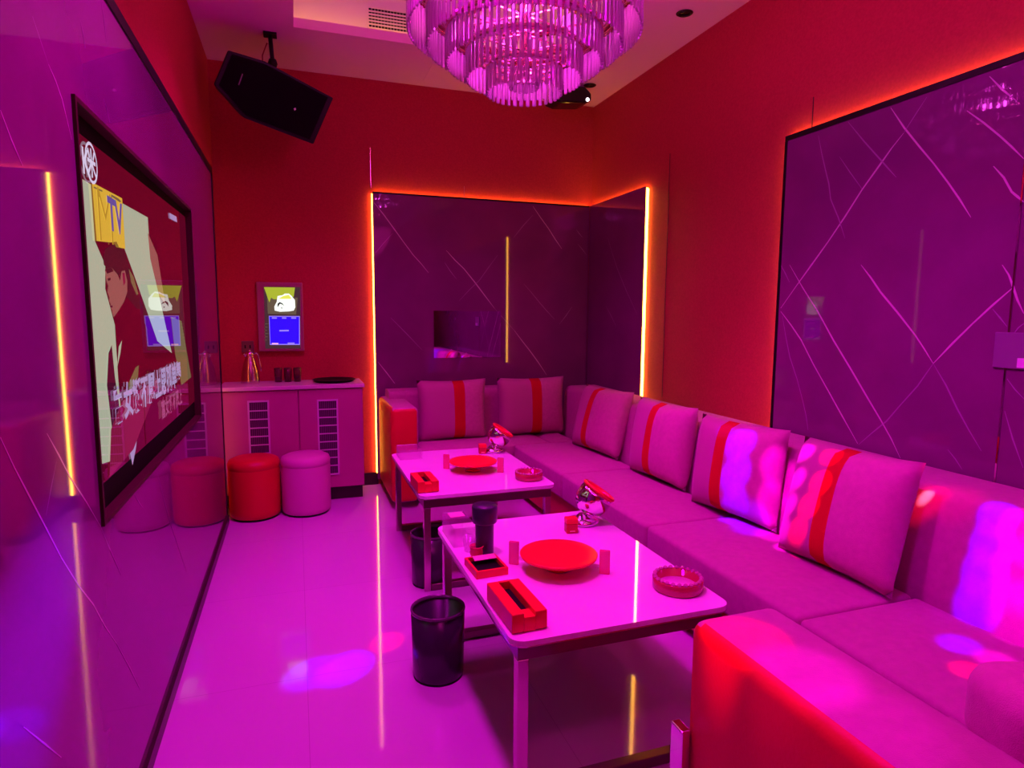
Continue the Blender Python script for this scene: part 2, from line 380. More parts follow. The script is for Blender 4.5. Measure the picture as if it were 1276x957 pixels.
text_mesh(bm, '富女挺不愿上', onX((199.5,521), XG)+Vector((.006, 0, 0)), ux, uy, .075, 1, 0, .002)
obj('lyrics', bm, [scr('lyric_lilac', (.36, .26, .50), 1), scr('lyric_rose', (.30, .06, .16), 1)], tv)

# ------------------------------------------------------------------ song-selection touchscreen on the back wall
kx0, kx1, kz0, kz1 = -.268, .058, 1.10, 1.616
ks = thing('touchscreen', 'small lit touchscreen for choosing songs, on the red back wall above the cabinet', 'screen')
bm = bm_new(); ky = YB-.035
bx(bm, kx0, kx1, ky, YB, kz0, kz1, .006, 2); obj('casing', bm, mat('kiosk_case', (.34, .13, .16), .35), ks)
bm = bm_new(); lay = [0]; KY = ky-.0008
def Q(x0, x1, z0, z1, mi, b=None):
    lay[0] += 1; y = KY-.0003*lay[0]
    f = bm.faces.new([bm.verts.new((a, y, c)) for a, c in ((x0,z0),(x1,z0),(x1,z1),(x0,z1))]); f.material_index = mi
def QP(pts, mi):
    lay[0] += 1; y = KY-.0003*lay[0]
    f = bm.faces.new([bm.verts.new((onY(p, YB).x, y, onY(p, YB).z)) for p in pts]); f.material_index = mi
K = [scr('kiosk_dark', (.06, .025, .035), 1), scr('kiosk_lime', (.42, .48, .035), 1), scr('kiosk_white', (.95, 1.0, .92), 1.15), scr('kiosk_blue', (.035, .005, 1.0), 1), scr('kiosk_violet', (.35, .22, 1), 1), scr('kiosk_pink', (1, .45, .9), 1), scr('kiosk_yellow', (.85, .85, .12), 1), scr('kiosk_grey', (.13, .09, .06), 1), scr('kiosk_black', (.02, .02, .03), 1)]
QP([(329,357.5),(374,358),(374.5,434),(331,434)], 0)
QP([(333,371),(371,371),(369,392),(334,391)], 7)
QP([(329,358),(367.5,358.5),(366,370),(356,373),(341,373),(338,371),(336,377),(334,372),(332,366)], 1)
QP([(342.5,387),(342,382),(345,376),(346,369),(352,368),(355,366),(360,366),(363.5,369),(365,371),(367.5,374),(368,383),(366,387),(360,388),(349,388.5)], 2)
QP([(347,372.5),(353,369),(360,367.5),(363.5,372.5)], 6)
QP([(346,383),(346,378.5),(348.5,376.5),(352,378),(354.5,381.5),(352,379.5),(349,378.5),(347.5,381)], 8); QP([(350,383.5),(351.8,383),(351.5,385)], 8)
QP([(335.2,393.5),(373.6,393.8),(373.8,429.5),(336.6,429.5)], 4)
QP([(336,394.5),(372.6,394.8),(372.6,428.3),(337.2,428.3)], 3)
for a, b in ((339,345.2),(351.5,357),(363,369)): QP([(a,395.3),(b,395.5),(b,397),(a,397)], 4)
QP([(348.3,411),(360,410.8),(360,412.6),(348.3,412.8)], 4); QP([(339,427),(347,427),(347,428.8),(339,428.8)], 5); QP([(358.5,426.6),(367,426.6),(367,428.4),(358.5,428.4)], 4)
for k in range(6): QP([(329.5,403+k*4),(334.8-(k%3),403+k*4),(334.8-(k%3),403.8+k*4),(329.5,403.8+k*4)], 7)
obj('display', bm, K, ks)

# ------------------------------------------------------------------ cabinet and worktop
CX0, CX1, CY0 = XL+.01, .455, 4.71
cb = thing('cabinet', 'two-door cabinet with vented doors standing against the back wall', 'cabinet')
obj('body', bx(bm_new(), CX0, CX1, CY0+.02, YB-.002, .10, .843), 'cabinet', cb)
obj('plinth', bx(bm_new(), CX0, CX1-.012, CY0+.05, YB-.002, 0, .10), 'skirt', cb)
def door(x0, x1, gx0, gx1, gz0, gz1):
    d = obj('door', bx(bm_new(), x0, x1, CY0, CY0+.019, .105, .838, .002, 1), 'cabinet', cb)
    bm = bm_new(); y0, y1 = CY0-.008, CY0-.0005; w = .012
    bx(bm, gx0, gx1, y1-.002, y1, gz0, gz1, mi=1)
    bx(bm, gx0, gx0+w, y0, y1-.002, gz0, gz1); bx(bm, gx1-w, gx1, y0, y1-.002, gz0, gz1)
    bx(bm, gx0+w, gx1-w, y0, y1-.002, gz0, gz0+w); bx(bm, gx0+w, gx1-w, y0, y1-.002, gz1-w, gz1)
    n = 9; zz = (gz1-gz0-2*w)/n
    for k in range(1, n): bx(bm, gx0+w, gx1-w, y0+.001, y1-.002, gz0+w+k*zz-.004, gz0+w+k*zz+.004)
    for k in range(1, 9):
        x = gx0+w+(gx1-gx0-2*w)*k/9; bx(bm, x-.0012, x+.0012, y0+.004, y1-.002, gz0+w, gz1-w, mi=2)
    obj('vent_grille', bm, ['grille', mat('grille_hole', (.05, .012, .045), .5), mat('grille_bar', (.22, .10, .2), .5)], d)
door(CX0+.002, -.004, -.338, -.196, .20, .775)
door(.004, CX1-.002, .128, .275, .20, .765)
wt = tag(obj('worktop', bx(bm_new(), CX0, CX1+.012, CY0-.015, YB-.001, .845, .873, .003, 1), 'worktop'), 'pale worktop slab lying on top of the two-door cabinet', 'worktop')
ZW = .8735
# vacuum jug
jg = thing('vacuum_jug', 'steel vacuum jug with a curved handle standing on the worktop', 'jug', (-.325, 4.93, ZW), 0.5)
bm = bm_new(); lathe(bm, [(0,0),(.064,0),(.066,.006),(.066,.03),(.058,.09),(.043,.155),(.028,.195),(.027,.205)], 28); obj('body', bm, 'steel', jg)
bm = bm_new(); lathe(bm, [(.027,.205),(.029,.21),(.028,.222),(.018,.233),(.008,.236),(.008,.244),(0,.246)], 24); obj('lid', bm, 'steel', jg)
bm = bm_new(); tube(bm, [(.026,0,.212),(.05,0,.222),(.064,0,.208),(.073,0,.16),(.081,0,.10),(.083,0,.085)], .0055); obj('handle', bm, 'steel', jg)
bm = bm_new(); tube(bm, [(-.02,0,.19),(-.035,0,.212),(-.046,0,.218)], .008); obj('spout', bm, 'steel', jg)
# tumblers
tl = ['leftmost of three dark glass tumblers in a row on the worktop', 'middle one of three dark glass tumblers on the worktop', 'rightmost of three dark glass tumblers in a row, nearest the black tray']
t0 = None
for k in range(3):
    x = -.135+k*.068
    if k == 0:
        t0 = thing('tumbler', tl[0], 'glass', (x, 4.98, ZW), 0, 'dark tumblers on the worktop')
        bm = bm_new(); lathe(bm, [(0,0),(.026,0),(.031,.105),(.0285,.105),(.024,.012),(0,.012)], 20); obj('cup', bm, 'smoke_glass', t0)
    else: dup(t0, (x, 4.98, ZW), 0, tl[k])
# round tray
ty = thing('serving_tray', 'flat round black serving tray lying on the right end of the worktop', 'tray', (.262, 4.91, ZW))
bm = bm_new(); lathe(bm, [(0,0),(.13,0),(.155,.016),(.158,.016),(.158,.019),(.152,.019),(.128,.004),(0,.004)], 40); obj('dish', bm, 'black', ty)
# wall socket
so = thing('wall_socket', 'small grey wall socket on the red wall beside the jug', 'socket', (-.345, YB, 1.135))
obj('plate', bx(bm_new(), -.043, .043, -.009, 0, -.043, .043, .003, 2), mat('socket_plate', (.16, .07, .06), .45), so)
for sx in (-.017, .017): obj('socket_hole', bx(bm_new(), sx-.005, sx+.005, -.0105, -.0092, -.012, .012), 'black', so)

# ------------------------------------------------------------------ ottomans
def ottoman(x, y, m, label):
    o = thing('ottoman', label, 'stool', (x, y, 0), 0, 'round stools before the cabinet')
    bm = bm_new(); lathe(bm, [(0,.012),(.15,.012),(.162,.02),(.165,.05),(.166,.33),(.163,.345)], 40); obj('body', bm, m, o)
    bm = bm_new(); lathe(bm, [(.1635,.345),(.167,.352),(.167,.372),(.158,.398),(.13,.412),(.07,.42),(0,.422)], 40); obj('seat_top', bm, m, o)
    bm = bm_new(); lathe(bm, [(0,0),(.148,0),(.148,.012),(0,.012)], 32); obj('foot_ring', bm, 'black', o)
ottoman(-.300, 4.53, 'red_leather', 'red round upholstered stool, next to the left marble panel')
ottoman(.035, 4.525, 'pink_leather', 'pale pink round upholstered stool, in front of the right cabinet door')

# ------------------------------------------------------------------ sofa
sf = thing('sectional_sofa', 'long U-shaped grey sectional sofa with red outer sides along the back and right walls', 'sofa')
def cushion(x0, x1, y0, y1, z0, z1, crown=.016, bev=.02):
    bm = bm_new(); bx(bm, x0, x1, y0, y1, z0, z1, bev, 4)
    # crown the top a little
    top = [f for f in bm.faces if f.normal.z > .99 and f.calc_area() > .05]
    r = bmesh.ops.inset_region(bm, faces=top, thickness=min(x1-x0, y1-y0)*.22)
    for f in top:
        for v in f.verts: v.co.z += crown
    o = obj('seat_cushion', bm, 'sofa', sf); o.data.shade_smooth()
    return o
SX, SEAT = 1.535, .405            # seat front line along the right wall, seat height
BX_ = 2.06                        # backrest front
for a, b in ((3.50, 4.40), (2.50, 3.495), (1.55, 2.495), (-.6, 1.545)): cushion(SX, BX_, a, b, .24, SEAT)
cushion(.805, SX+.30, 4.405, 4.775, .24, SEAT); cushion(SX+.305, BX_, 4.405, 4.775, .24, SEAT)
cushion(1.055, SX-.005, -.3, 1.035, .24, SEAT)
def rbox(name, m, *a, bev=.02, seg=3):
    o = obj(name, bx(bm_new(), *a, bev, seg), m, sf); o.data.shade_smooth(); o.data.set_sharp_from_angle(angle=math.radians(50)); return o
rbox('base', 'red_leather', SX+.03, 2.42, -.6, 4.43, .05, .245, bev=.008)
rbox('base', 'red_leather', .805, SX+.03, 4.43, 5.02, .05, .245, bev=.008)
rbox('base', 'red_leather', 1.04, SX+.03, -.3, 1.01, .05, .245, bev=.008)
for x, y in [(x, y) for x in (.86, 1.5, 2.3) for y in (4.5, 4.96)]+[(x, y) for y in (.4, 1.5, 2.5, 3.5) for x in (1.62, 2.35)]:
    obj('foot', bx(bm_new(), x-.02, x+.02, y-.02, y+.02, 0, .0495), 'black', sf)
# backrests: a slanting front and a rounded top edge
def backrest(pts, d):
    bm = bm_new(); prism(bm, pts, d)
    es = [e for e in bm.edges if abs((e.verts[0].co-e.verts[1].co).normalized().dot(d.normalized())) > .99]
    bmesh.ops.bevel(bm, geom=es, offset=.045, segments=4, profile=.5, affect='EDGES', clamp_overlap=True)
    o = obj('backrest', bm, 'sofa', sf); o.data.shade_smooth(); o.data.set_sharp_from_angle(angle=math.radians(50))
ZB = .795
backrest([Vector((BX_,-.8,.24)), Vector((BX_+.07,-.8,ZB)), Vector((2.435,-.8,ZB)), Vector((2.435,-.8,.06))], Vector((0,5.585,0)))
backrest([Vector((.66,4.78,.24)), Vector((.66,4.80,ZB)), Vector((.66,5.035,ZB)), Vector((.66,5.035,.06))], Vector((BX_-.655,0,0)))
def arm(x0, x1, y0, y1, z1):
    bm = bm_new(); bx(bm, x0, x1, y0, y1, .05, z1, .035, 4)
    for f in bm.faces:
        n = f.normal; f.material_index = 1 if (n.x < -.55 or (n.y < -.75) or n.y > .75) else 0
    o = obj('armrest', bm, ['sofa', 'red_leather'], sf); o.data.shade_smooth(); o.data.set_sharp_from_angle(angle=math.radians(50)); return o
arm(.605, .80, 4.335, 5.035, .735)
na = arm(.812, 1.048, -.3, 1.135, .725)
bm = bm_new(); bx(bm, .788, .812, 1.105, 1.15, 0, .47, .003, 2); obj('corner_post', bm, 'chrome', na)

# ------------------------------------------------------------------ pillows
def pillow_mesh(w, h, t, s0, s1, b0=None):
    """grid pillow, stripe between s0 and s1 (fractions of width)"""
    us = sorted(set([round(i/18, 4) for i in range(19)] + [s0, s1] + ([b0] if b0 else []))); vs = [j/16 for j in range(17)]
    bm = bm_new(); rows = {}
    def pt(u, v, side):
        U, V = 2*u-1, 2*v-1
        e = max(0, (1-abs(U)**2.6))*max(0, (1-abs(V)**2.6))
        th = t/2*(e**.42)
        # sides pulled in between the corners
        x = U*w/2*(1-.055*(1-V*V)); z = V*h/2*(1-.055*(1-U*U))
        y = side*th + .006*math.sin(7*u+3*v)*e
        return Vector((x, -y, z+h/2))
    for side in (1, -1):
        g = [[bm.verts.new(pt(u, v, side)) for v in vs] for u in us]
        for i in range(len(us)-1):
            um = (us[i]+us[i+1])/2
            for j in range(len(vs)-1):
                f = bm.faces.new((g[i][j], g[i+1][j], g[i+1][j+1], g[i][j+1])); f.smooth = True
                f.material_index = 1 if s0 < um < s1 else (2 if um < s0 else 0)
    bmesh.ops.remove_doubles(bm, verts=bm.verts, dist=.0004)
    return bm
PM = ['pillow', 'red_cloth', 'pillow_side']
def pillow(name, label, loc, rz, lean, w=.55, h=.47, t=.16, s=(.52,.66), grp='striped pillows along the sofa', mats=None, roll=0):
    o = thing(name, label, 'pillow', loc, rz, grp)
    c = obj('cushion', pillow_mesh(w, h, t, *s), mats or PM, o); c.rotation_euler = (-math.radians(lean), math.radians(roll), 0)
    return o
ZP = SEAT+.012
pillow('pillow', 'grey red-striped pillow against the back wall, beside the far armrest', (1.13, 4.672, ZP), 0.02, 5, w=.55, s=(.50,.66))
pillow('pillow', 'grey red-striped pillow centred under the marble back wall, second from the far armrest', (1.785, 4.675, ZP), 0, 5, w=.58, s=(.47,.62))
NR = -PI/2
pillow('pillow', 'grey red-striped pillow in the corner where the two sofa sides meet', (1.985, 3.955, ZP), NR+.14, 15, w=.57, t=.19, s=(.33,.44))
pillow('pillow', 'grey red-striped pillow below the glowing yellow wall edge, second in the right-hand row', (2.00, 3.158, ZP), NR+.07, 8, w=.545, t=.19, s=(.39,.51))
pillow('pillow', 'grey red-striped pillow lit with a blue and violet light patch', (1.985, 2.46, ZP), NR+.16, 7, w=.535, t=.19, s=(.34,.47))
pillow('pillow', 'large grey red-striped pillow with a pink light streak, under the marble panel', (1.915, 1.79, ZP), NR+.05, 14, w=.52, h=.49, t=.20, s=(.40,.53))
o = thing('pillow', 'plain grey pillow lying on the seat behind the near armrest', 'pillow', (1.62, .78, SEAT+.016), -.35, 'plain pillows')
ob = obj('cushion', bx(bm_new(), -.24, .24, -.11, .11, 0, .205, .065, 6), 'pillow', o); ob.data.shade_smooth()

# ------------------------------------------------------------------ tables
def rrect(x0, x1, y0, y1, r, n=6):
    out = []
    for cx, cy, a0 in ((x1-r, y1-r, 0), (x0+r, y1-r, 90), (x0+r, y0+r, 180), (x1-r, y0+r, 270)):
        for k in range(n+1):
            a = math.radians(a0+90*k/n); out.append(Vector((cx+r*math.cos(a), cy+r*math.sin(a), 0)))
    return out
TW, TD, TH = .724, 1.0, .50
def table(x0, y0, label):
    t = thing('coffee_table', label, 'table', (x0+TW/2, y0+TD/2, 0), 0, 'white coffee tables')
    hw, hd = TW/2, TD/2
    bm = bm_new(); p = rrect(-hw, hw, -hd, hd, .045)
    fs = prism(bm, [v+Vector((0,0,TH-.016)) for v in p], Vector((0,0,.016)))
    obj('tabletop', bm, 'table', t)
    bm = bm_new(); a = rrect(-hw, hw, -hd, hd, .045); q = [v+Vector((0,0,TH-.020)) for v in a]
    prism(bm, q, Vector((0,0,.004))); obj('edge_band', bm, 'steel', t)
    bm = bm_new(); i = .022; w = .03; z0, z1 = TH-.066, TH-.0205
    bx(bm, -hw+i, hw-i, -hd+i, -hd+i+w, z0, z1); bx(bm, -hw+i, hw-i, hd-i-w, hd-i, z0, z1)
    bx(bm, -hw+i, -hw+i+w, -hd+i+w, hd-i-w, z0, z1); bx(bm, hw-i-w, hw-i, -hd+i+w, hd-i-w, z0, z1)
    obj('apron', bm, 'dark_steel', t)
    for sx in (-1, 1):
        for sy in (-1, 1):
            cx, cy = sx*(hw-i-.017), sy*(hd-i-.017)
            obj('leg', bx(bm_new(), cx-.017, cx+.017, cy-.017, cy+.017, 0, TH-.0665, .002, 1), 'steel', t)
    for sy in (-1, 1):
        cy = sy*(hd-i-.017)
        obj('foot_rail', bx(bm_new(), -hw+i+.0345, hw-i-.0345, cy-.017, cy+.017, .001, .035, .002, 1), 'dark_steel', t)
    return t
table(.535, 1.53, 'white coffee table nearer the camera, with a dark bin at its side')
table(.55, 2.965, 'white coffee table farther back, beside the sofa corner')
ZT = TH+.0004

# things on the tables -----------------------------------------------------
def tissue_box(x, y, rz, label, d=.225):
    o = thing('tissue_box', label, 'tissue box', (x, y, ZT), rz, 'red tissue boxes')
    bm = bm_new(); w, h, s = .108, .058, .017
    bx(bm, -w/2, -s, -d/2, d/2, .002, h, .002, 1); bx(bm, s, w/2, -d/2, d/2, .002, h, .002, 1)
    bx(bm, -s, s, -d/2, -d/2+.05, .002, h-.014); bx(bm, -s, s, d/2-.012, d/2, .002, h)
    bx(bm, -s, s, -d/2+.05, d/2-.012, .002, .02)
    obj('case', bm, 'red_plastic', o)
    obj('slot', bx(bm_new(), -s+.0005, s-.0005, -d/2+.0505, d/2-.0125, .021, .034), 'black', o)
    obj('base', bx(bm_new(), -w/2+.004, w/2-.004, -d/2+.004, d/2-.004, 0, .0018), 'black', o)
tissue_box(.598, 1.688, .03, 'red tissue box with black slot at the near corner of the nearer table')
tissue_box(.602, 3.125, .02, 'red tissue box with black slot at the near corner of the farther table', .2)
ang = math.atan2(-.176, .27)
def stand(x, y, label):
    o = thing('fruit_stand', label, 'serving stand', (x, y, ZT), ang, 'red round serving stands')
    bm = bm_new(); lathe(bm, [(0,.042),(.10,.042),(.134,.05),(.137,.058),(.133,.060),(.10,.056),(0,.056)], 44); obj('plate', bm, 'red_plastic', o)
    bm = bm_new(); lathe(bm, [(0,.004),(.045,.004),(.045,.01),(.02,.014),(.02,.0415),(0,.0415)], 24); obj('hub', bm, 'red_plastic', o)
    for s in (-1, 1):
        obj('end_plate', bx(bm_new(), s*.162-.018, s*.162+.018, -.006, .006, 0, .085, .002, 1), 'red_acrylic', o)
    bm = bm_new(); bx(bm, -.1435, .1435, -.005, .005, .018, .030, .001, 1); obj('cross_bar', bm, 'acrylic', o)
stand(.852, 1.955, 'round red plate on an acrylic stand, centre of the nearer table')
stand(.935, 3.385, 'round red plate on an acrylic stand, centre of the farther table')
def red_box(x, y, label):
    o = thing('red_box', label, 'box', (x, y, ZT), -.15, 'little red boxes behind the plates')
    obj('carton', bx(bm_new(), -.024, .024, -.02, .02, 0, .04, .002, 1), mat('red_box_dark', (.5, .008, .02), .4), o)
    obj('cover', bx(bm_new(), -.0245, .0245, -.0205, .0205, .0402, .062, .002, 1), 'red_plastic', o)
    obj('sticker', bx(bm_new(), -.01, .012, -.0208, -.0203, .008, .012), mat('sticker', (.9, .6, .4), .5), o)
red_box(1.05, 2.285, 'little red box behind the red plate on the nearer table')
red_box(1.11, 3.795, 'little red box behind the red plate on the farther table')
def chrome_bowl(x, y, label):
    o = thing('candy_bowl', label, 'bowl', (x, y, ZT), 0, 'tilted chrome bowls'); o.scale = (1.2, 1.2, 1.2)
    bm = bm_new(); lathe(bm, [(0,0),(.052,0),(.056,.006),(.054,.014),(.03,.022),(.018,.034),(0,.036)], 32); obj('foot', bm, 'chrome', o)
    bm = bm_new(); T = Matrix.Translation((0,0,.038)) @ Matrix.Rotation(math.radians(34), 4, Vector((.25,1,0)).normalized())
    lathe(bm, [(0,0),(.03,.004),(.05,.018),(.062,.045),(.064,.075),(.060,.092),(.056,.092)], 32, mat4=T); obj('bowl', bm, 'chrome', o)
    bm = bm_new(); lathe(bm, [(.0555,.0925),(.064,.0925),(.066,.098),(.060,.103),(.054,.098),(.054,.07),(.045,.03),(.02,.012),(0,.010)], 32, mat4=T); obj('lining', bm, 'red_plastic', o)
chrome_bowl(1.150, 2.375, 'tilted chrome bowl with a red rim on the nearer table')
chrome_bowl(1.19, 3.825, 'tilted chrome bowl with a red rim on the farther table')
def ashtray(x, y, r, label):
    o = thing('ashtray', label, 'ashtray', (x, y, ZT), 0, 'glass ashtrays')
    s = r/.082
    bm = bm_new(); lathe(bm, [(0,0),(.078*s,0),(.082*s,.005),(.082*s,.036),(.080*s,.0375),(.068*s,.0375),(.064*s,.012),(0,.010)], 40); obj('dish', bm, mat('red_glass', (.42, .02, .06), .06, spec=.9, coat=.5), o)
    obj('ash_floor', lathe(bm_new(), [(0,.0105),(.063*s,.0125),(.063*s,.0135),(0,.0125)], 32), mat('ash_floor', (.8, .4, .7), .2), o)
    bm = bm_new(); n = 24
    for k in range(n):
        a = 2*PI*k/n; c, d = math.cos(a), math.sin(a)
        lathe(bm, [(0,.0378),(.0065*s,.0378),(.008*s,.042),(.004*s,.0465),(0,.047)], 5, .0745*s*c, .0745*s*d)
    ob = obj('cut_rim', bm, mat('rim_glass', (.7, .25, .45), .04, spec=1, alpha=.7), o)
    for f in ob.data.polygons: f.use_smooth = False
ashtray(1.165, 1.69, .082, 'round cut-glass ashtray on the near right corner of the nearer table')
ashtray(1.178, 3.125, .076, 'round cut-glass ashtray near the right edge of the farther table')
# open red tray with black inside
ct = thing('card_tray', 'shallow red tray with a black inside and a pale card, behind the near tissue box', 'tray', (.607, 2.03, ZT), .05)
bm = bm_new(); w, d, h = .116, .135, .026
bx(bm, -w/2, w/2, -d/2, d/2, 0, .005); bx(bm, -w/2, -w/2+.009, -d/2, d/2, .005, h); bx(bm, w/2-.009, w/2, -d/2, d/2, .005, h)
bx(bm, -w/2+.009, w/2-.009, -d/2, -d/2+.009, .005, h); bx(bm, -w/2+.009, w/2-.009, d/2-.009, d/2, .005, h)
obj('rim', bm, 'red_plastic', ct)
obj('inlay', bx(bm_new(), -w/2+.0095, w/2-.0095, -d/2+.0095, d/2-.0095, .0055, .012), 'black', ct)
bm = bm_new(); prism(bm, [Vector((-.035,.02,.0272)), Vector((.048,.02,.0272)), Vector((.052,.062,.0275)), Vector((-.03,.062,.0275))], Vector((0,0,.002))); obj('card', bm, 'paper', ct)
# tall dark dice cup
cu = thing('dice_cup', 'tall dark cup with a wide cap at the back left of the nearer table', 'cup', (.642, 2.165, ZT))
bm = bm_new(); lathe(bm, [(0,0),(.033,0),(.034,.004),(.035,.12),(.036,.125),(0,.125)], 28); obj('body', bm, 'dark_cup', cu)
bm = bm_new(); lathe(bm, [(0,.1255),(.044,.1255),(.047,.13),(.048,.185),(.045,.192),(0,.193)], 28); obj('cap', bm, 'dark_cup', cu)
# clear boxes and what is in the near one
def acrylic_box(x, y, w, d, h, label):
    o = thing('acrylic_box', label, 'box', (x, y, ZT), 0, 'clear acrylic boxes'); t = .004
    bm = bm_new()
    bx(bm, -w/2, w/2, -d/2, d/2, 0, t); bx(bm, -w/2, -w/2+t, -d/2, d/2, t, h); bx(bm, w/2-t, w/2, -d/2, d/2, t, h)
    bx(bm, -w/2+t, w/2-t, -d/2, -d/2+t, t, h); bx(bm, -w/2+t, w/2-t, d/2-t, d/2, t, h)
    obj('shell', bm, 'acrylic', o)
    obj('edge', bx(bm_new(), -w/2+t, w/2-t, d/2-.0035, d/2-.0005, h+.0003, h+.003), 'white_plastic', o)
acrylic_box(.592, 2.36, .092, .20, .075, 'clear acrylic box at the far left corner of the nearer table')
acrylic_box(.645, 3.835, .135, .16, .06, 'clear acrylic box at the far left corner of the farther table')
cdd = tag(obj('card', bx(bm_new(), .565, .625, 2.385, 2.44, ZT+.0795, ZT+.081), 'paper'), 'small pink card lying across the clear acrylic box', 'card')
gl = thing('shot_glass', 'clear shot glass standing between the acrylic box and the dark cup', 'glass', (.600, 2.218, ZT))
bm = bm_new(); lathe(bm, [(0,0),(.022,0),(.029,.055),(.0265,.055),(.02,.008),(0,.008)], 24); obj('cup', bm, 'glass', gl)
rl = thing('red_candle_glass', 'crumpled red translucent cup beside the dark cup on the nearer table', 'glass', (.605, 2.145, ZT))
bm = bm_new(); lathe(bm, [(0,0),(.018,0),(.026,.02),(.024,.038),(.027,.046),(.024,.046),(.021,.036),(.022,.02),(.015,.006),(0,.006)], 18); obj('cup', bm, 'red_acrylic', rl)

# ------------------------------------------------------------------ bins
def bin_(x, y, label):
    o = thing('waste_bin', label, 'bin', (x, y, 0), 0, 'round black waste bins')
    bm = bm_new(); lathe(bm, [(0,.004),(.094,.004),(.098,.012),(.103,.262),(.099,.262),(.094,.02),(0,.018)], 40); obj('body', bm, 'bin', o)
    bm = bm_new(); lathe(bm, [(.098,.2605),(.104,.2605),(.1055,.266),(.104,.272),(.098,.272),(.0965,.262)], 40); obj('rim', bm, mat('bin_rim', (.10, .05, .10), .2, spec=.7), o)
    bm = bm_new(); lathe(bm, [(0,0),(.096,0),(.096,.0038),(0,.0038)], 32); obj('foot_ring', bm, 'black', o)
bin_(.485, 2.268, 'round black waste bin standing beside the nearer table')
bin_(.628, 3.10, 'round black waste bin under the left edge of the farther table')

# ------------------------------------------------------------------ mirror pane, switch panel
mp = thing('mirror_pane', 'small rectangular mirror pane on the marble back wall above the sofa', 'mirror')
obj('glass', bx(bm_new(), 1.062, 1.635, YS-.004, YS-.0008, 1.027, 1.412), 'mirror', mp)
sw = thing('switch_panel', 'pale glass switch panel on the right marble wall', 'switch', (XS-.001, 1.50, 1.275))
obj('plate', bx(bm_new(), -.01, 0, -.10, .105, -.065, .065, .003, 2), 'grey_plate', sw)
for y in (-.0525, .0025): obj('button', bx(bm_new(), -.0125, -.0105, y-.0175, y+.0175, -.06, -.025, .0008, 1), 'white_plastic', sw)

# ------------------------------------------------------------------ ceiling fittings
def downlight(p, label):
    q = onZ(p, ZC); o = thing('downlight', label, 'downlight', (q.x, q.y, ZC), 0, 'unlit ceiling downlights')
    bm = bm_new(); lathe(bm, [(.045,0),(.05,-.003),(.045,-.006),(.035,-.004),(.035,0)], 24); obj('trim_ring', bm, 'black_gloss', o)
    bm = bm_new(); lathe(bm, [(0,-.001),(.034,-.001),(.034,-.003),(0,-.003)], 24); obj('lens', bm, 'black_gloss', o)
downlight((853,16), 'unlit downlight in the ceiling right of the chandelier')
downlight((735,106), 'unlit downlight next to the black party lamp in the back right ceiling corner')
vg = thing('air_vent', 'slatted air-conditioning vent in the raised ceiling edge behind the chandelier', 'vent')
VY = TY1+G
va, vb = onY((459,10), VY), onY((530,44), VY)
vx0, vx1, vz0, vz1 = va.x, va.x+.62, onY((459,34), VY).z, va.z
obj('backing', bx(bm_new(), vx0, vx1, VY-.004, VY-.001, vz0, vz1), 'black', vg)
bm = bm_new(); w = .006
bx(bm, vx0-w, vx0, VY-.014, VY-.001, vz0-w, vz1+w); bx(bm, vx1, vx1+w, VY-.014, VY-.001, vz0-w, vz1+w); bx(bm, vx0, vx1, VY-.014, VY-.001, vz1, vz1+w); bx(bm, vx0, vx1, VY-.014, VY-.001, vz0-w, vz0)
obj('frame', bm, 'tray', vg)
bm = bm_new()
for k in range(1, 6): z = vz0+(vz1-vz0)*k/6; bx(bm, vx0, vx1, VY-.013, VY-.005, z-.004, z+.004)
for k in range(1, 30): x = vx0+(vx1-vx0)*k/30; bx(bm, x-.0012, x+.0012, VY-.008, VY-.005, vz0, vz1)
obj('slats', bm, 'tray', vg)

# hanging loudspeaker in the back left corner
sp = thing('loudspeaker', 'black wedge loudspeaker hung from the ceiling in the back left corner', 'loudspeaker')
n = Vector((.25, -.93, -.22)).normalized(); P0 = Vector((-.05, 4.42, 2.82))
def onPl(p): d = ray(p); t = (P0-Vector((0,0,CZ))).dot(n)/d.dot(n); return Vector((0,0,CZ))+d*t
front = [onPl(p) for p in ((284,62),(266,105),(304,147),(391,180),(416,122),(330,76))]
c = sum(front, Vector())/6
bm = bm_new(); d = -n*.22
a = [bm.verts.new(p) for p in front]; b = [bm.verts.new(c+(p-c)*.86+d) for p in front]
bm.faces.new(a); bm.faces.new(b[::-1])
for k in range(6): bm.faces.new((a[k], b[k], b[(k+1)%6], a[(k+1)%6]))
bmesh.ops.bevel(bm, geom=list(bm.edges), offset=.008, segments=2, profile=.5, affect='EDGES')
obj('cabinet', bm, 'black', sp)
bm = bm_new(); prism(bm, [c+(p-c)*.90+n*.0005 for p in front], n*.008); obj('grille', bm, mat('speaker_grille', (.003, .001, .004), .8, spec=.1), sp)
u = (front[4]-front[5]).normalized(); v = n.cross(u)
bm = bm_new(); q = onPl((367,136))+n*.009; prism(bm, [q+u*.008, q+v*.010, q-u*.008, q-v*.010], n*.002)
obj('badge', bm, 'white_plastic', sp)
bm = bm_new(); q0, q1 = onPl((302,92))+n*.0095, onPl((297,106))+n*.0095; s = (q1-q0).normalized().cross(n)
prism(bm, [q0+s*.003, q1+s*.003, q1-s*.003, q0-s*.003], n*.001); obj('name_strip', bm, 'grey_plate', sp)
top = onPl((345,88))+d*.45
bm = bm_new(); tube(bm, [top, top+Vector((.0,.0,.05)), (top.x-.005, top.y, 3.06), (top.x-.01, top.y+.01, ZC-.012)], .013)
lathe(bm, [(0,-.03),(.022,-.025),(.03,0),(.022,.025),(0,.03)], 16, top.x, top.y, top.z+.05)
bx(bm, top.x-.05, top.x+.03, top.y-.03, top.y+.05, ZC-.012, ZC-.0005, .002, 1)
obj('bracket', bm, 'black', sp)
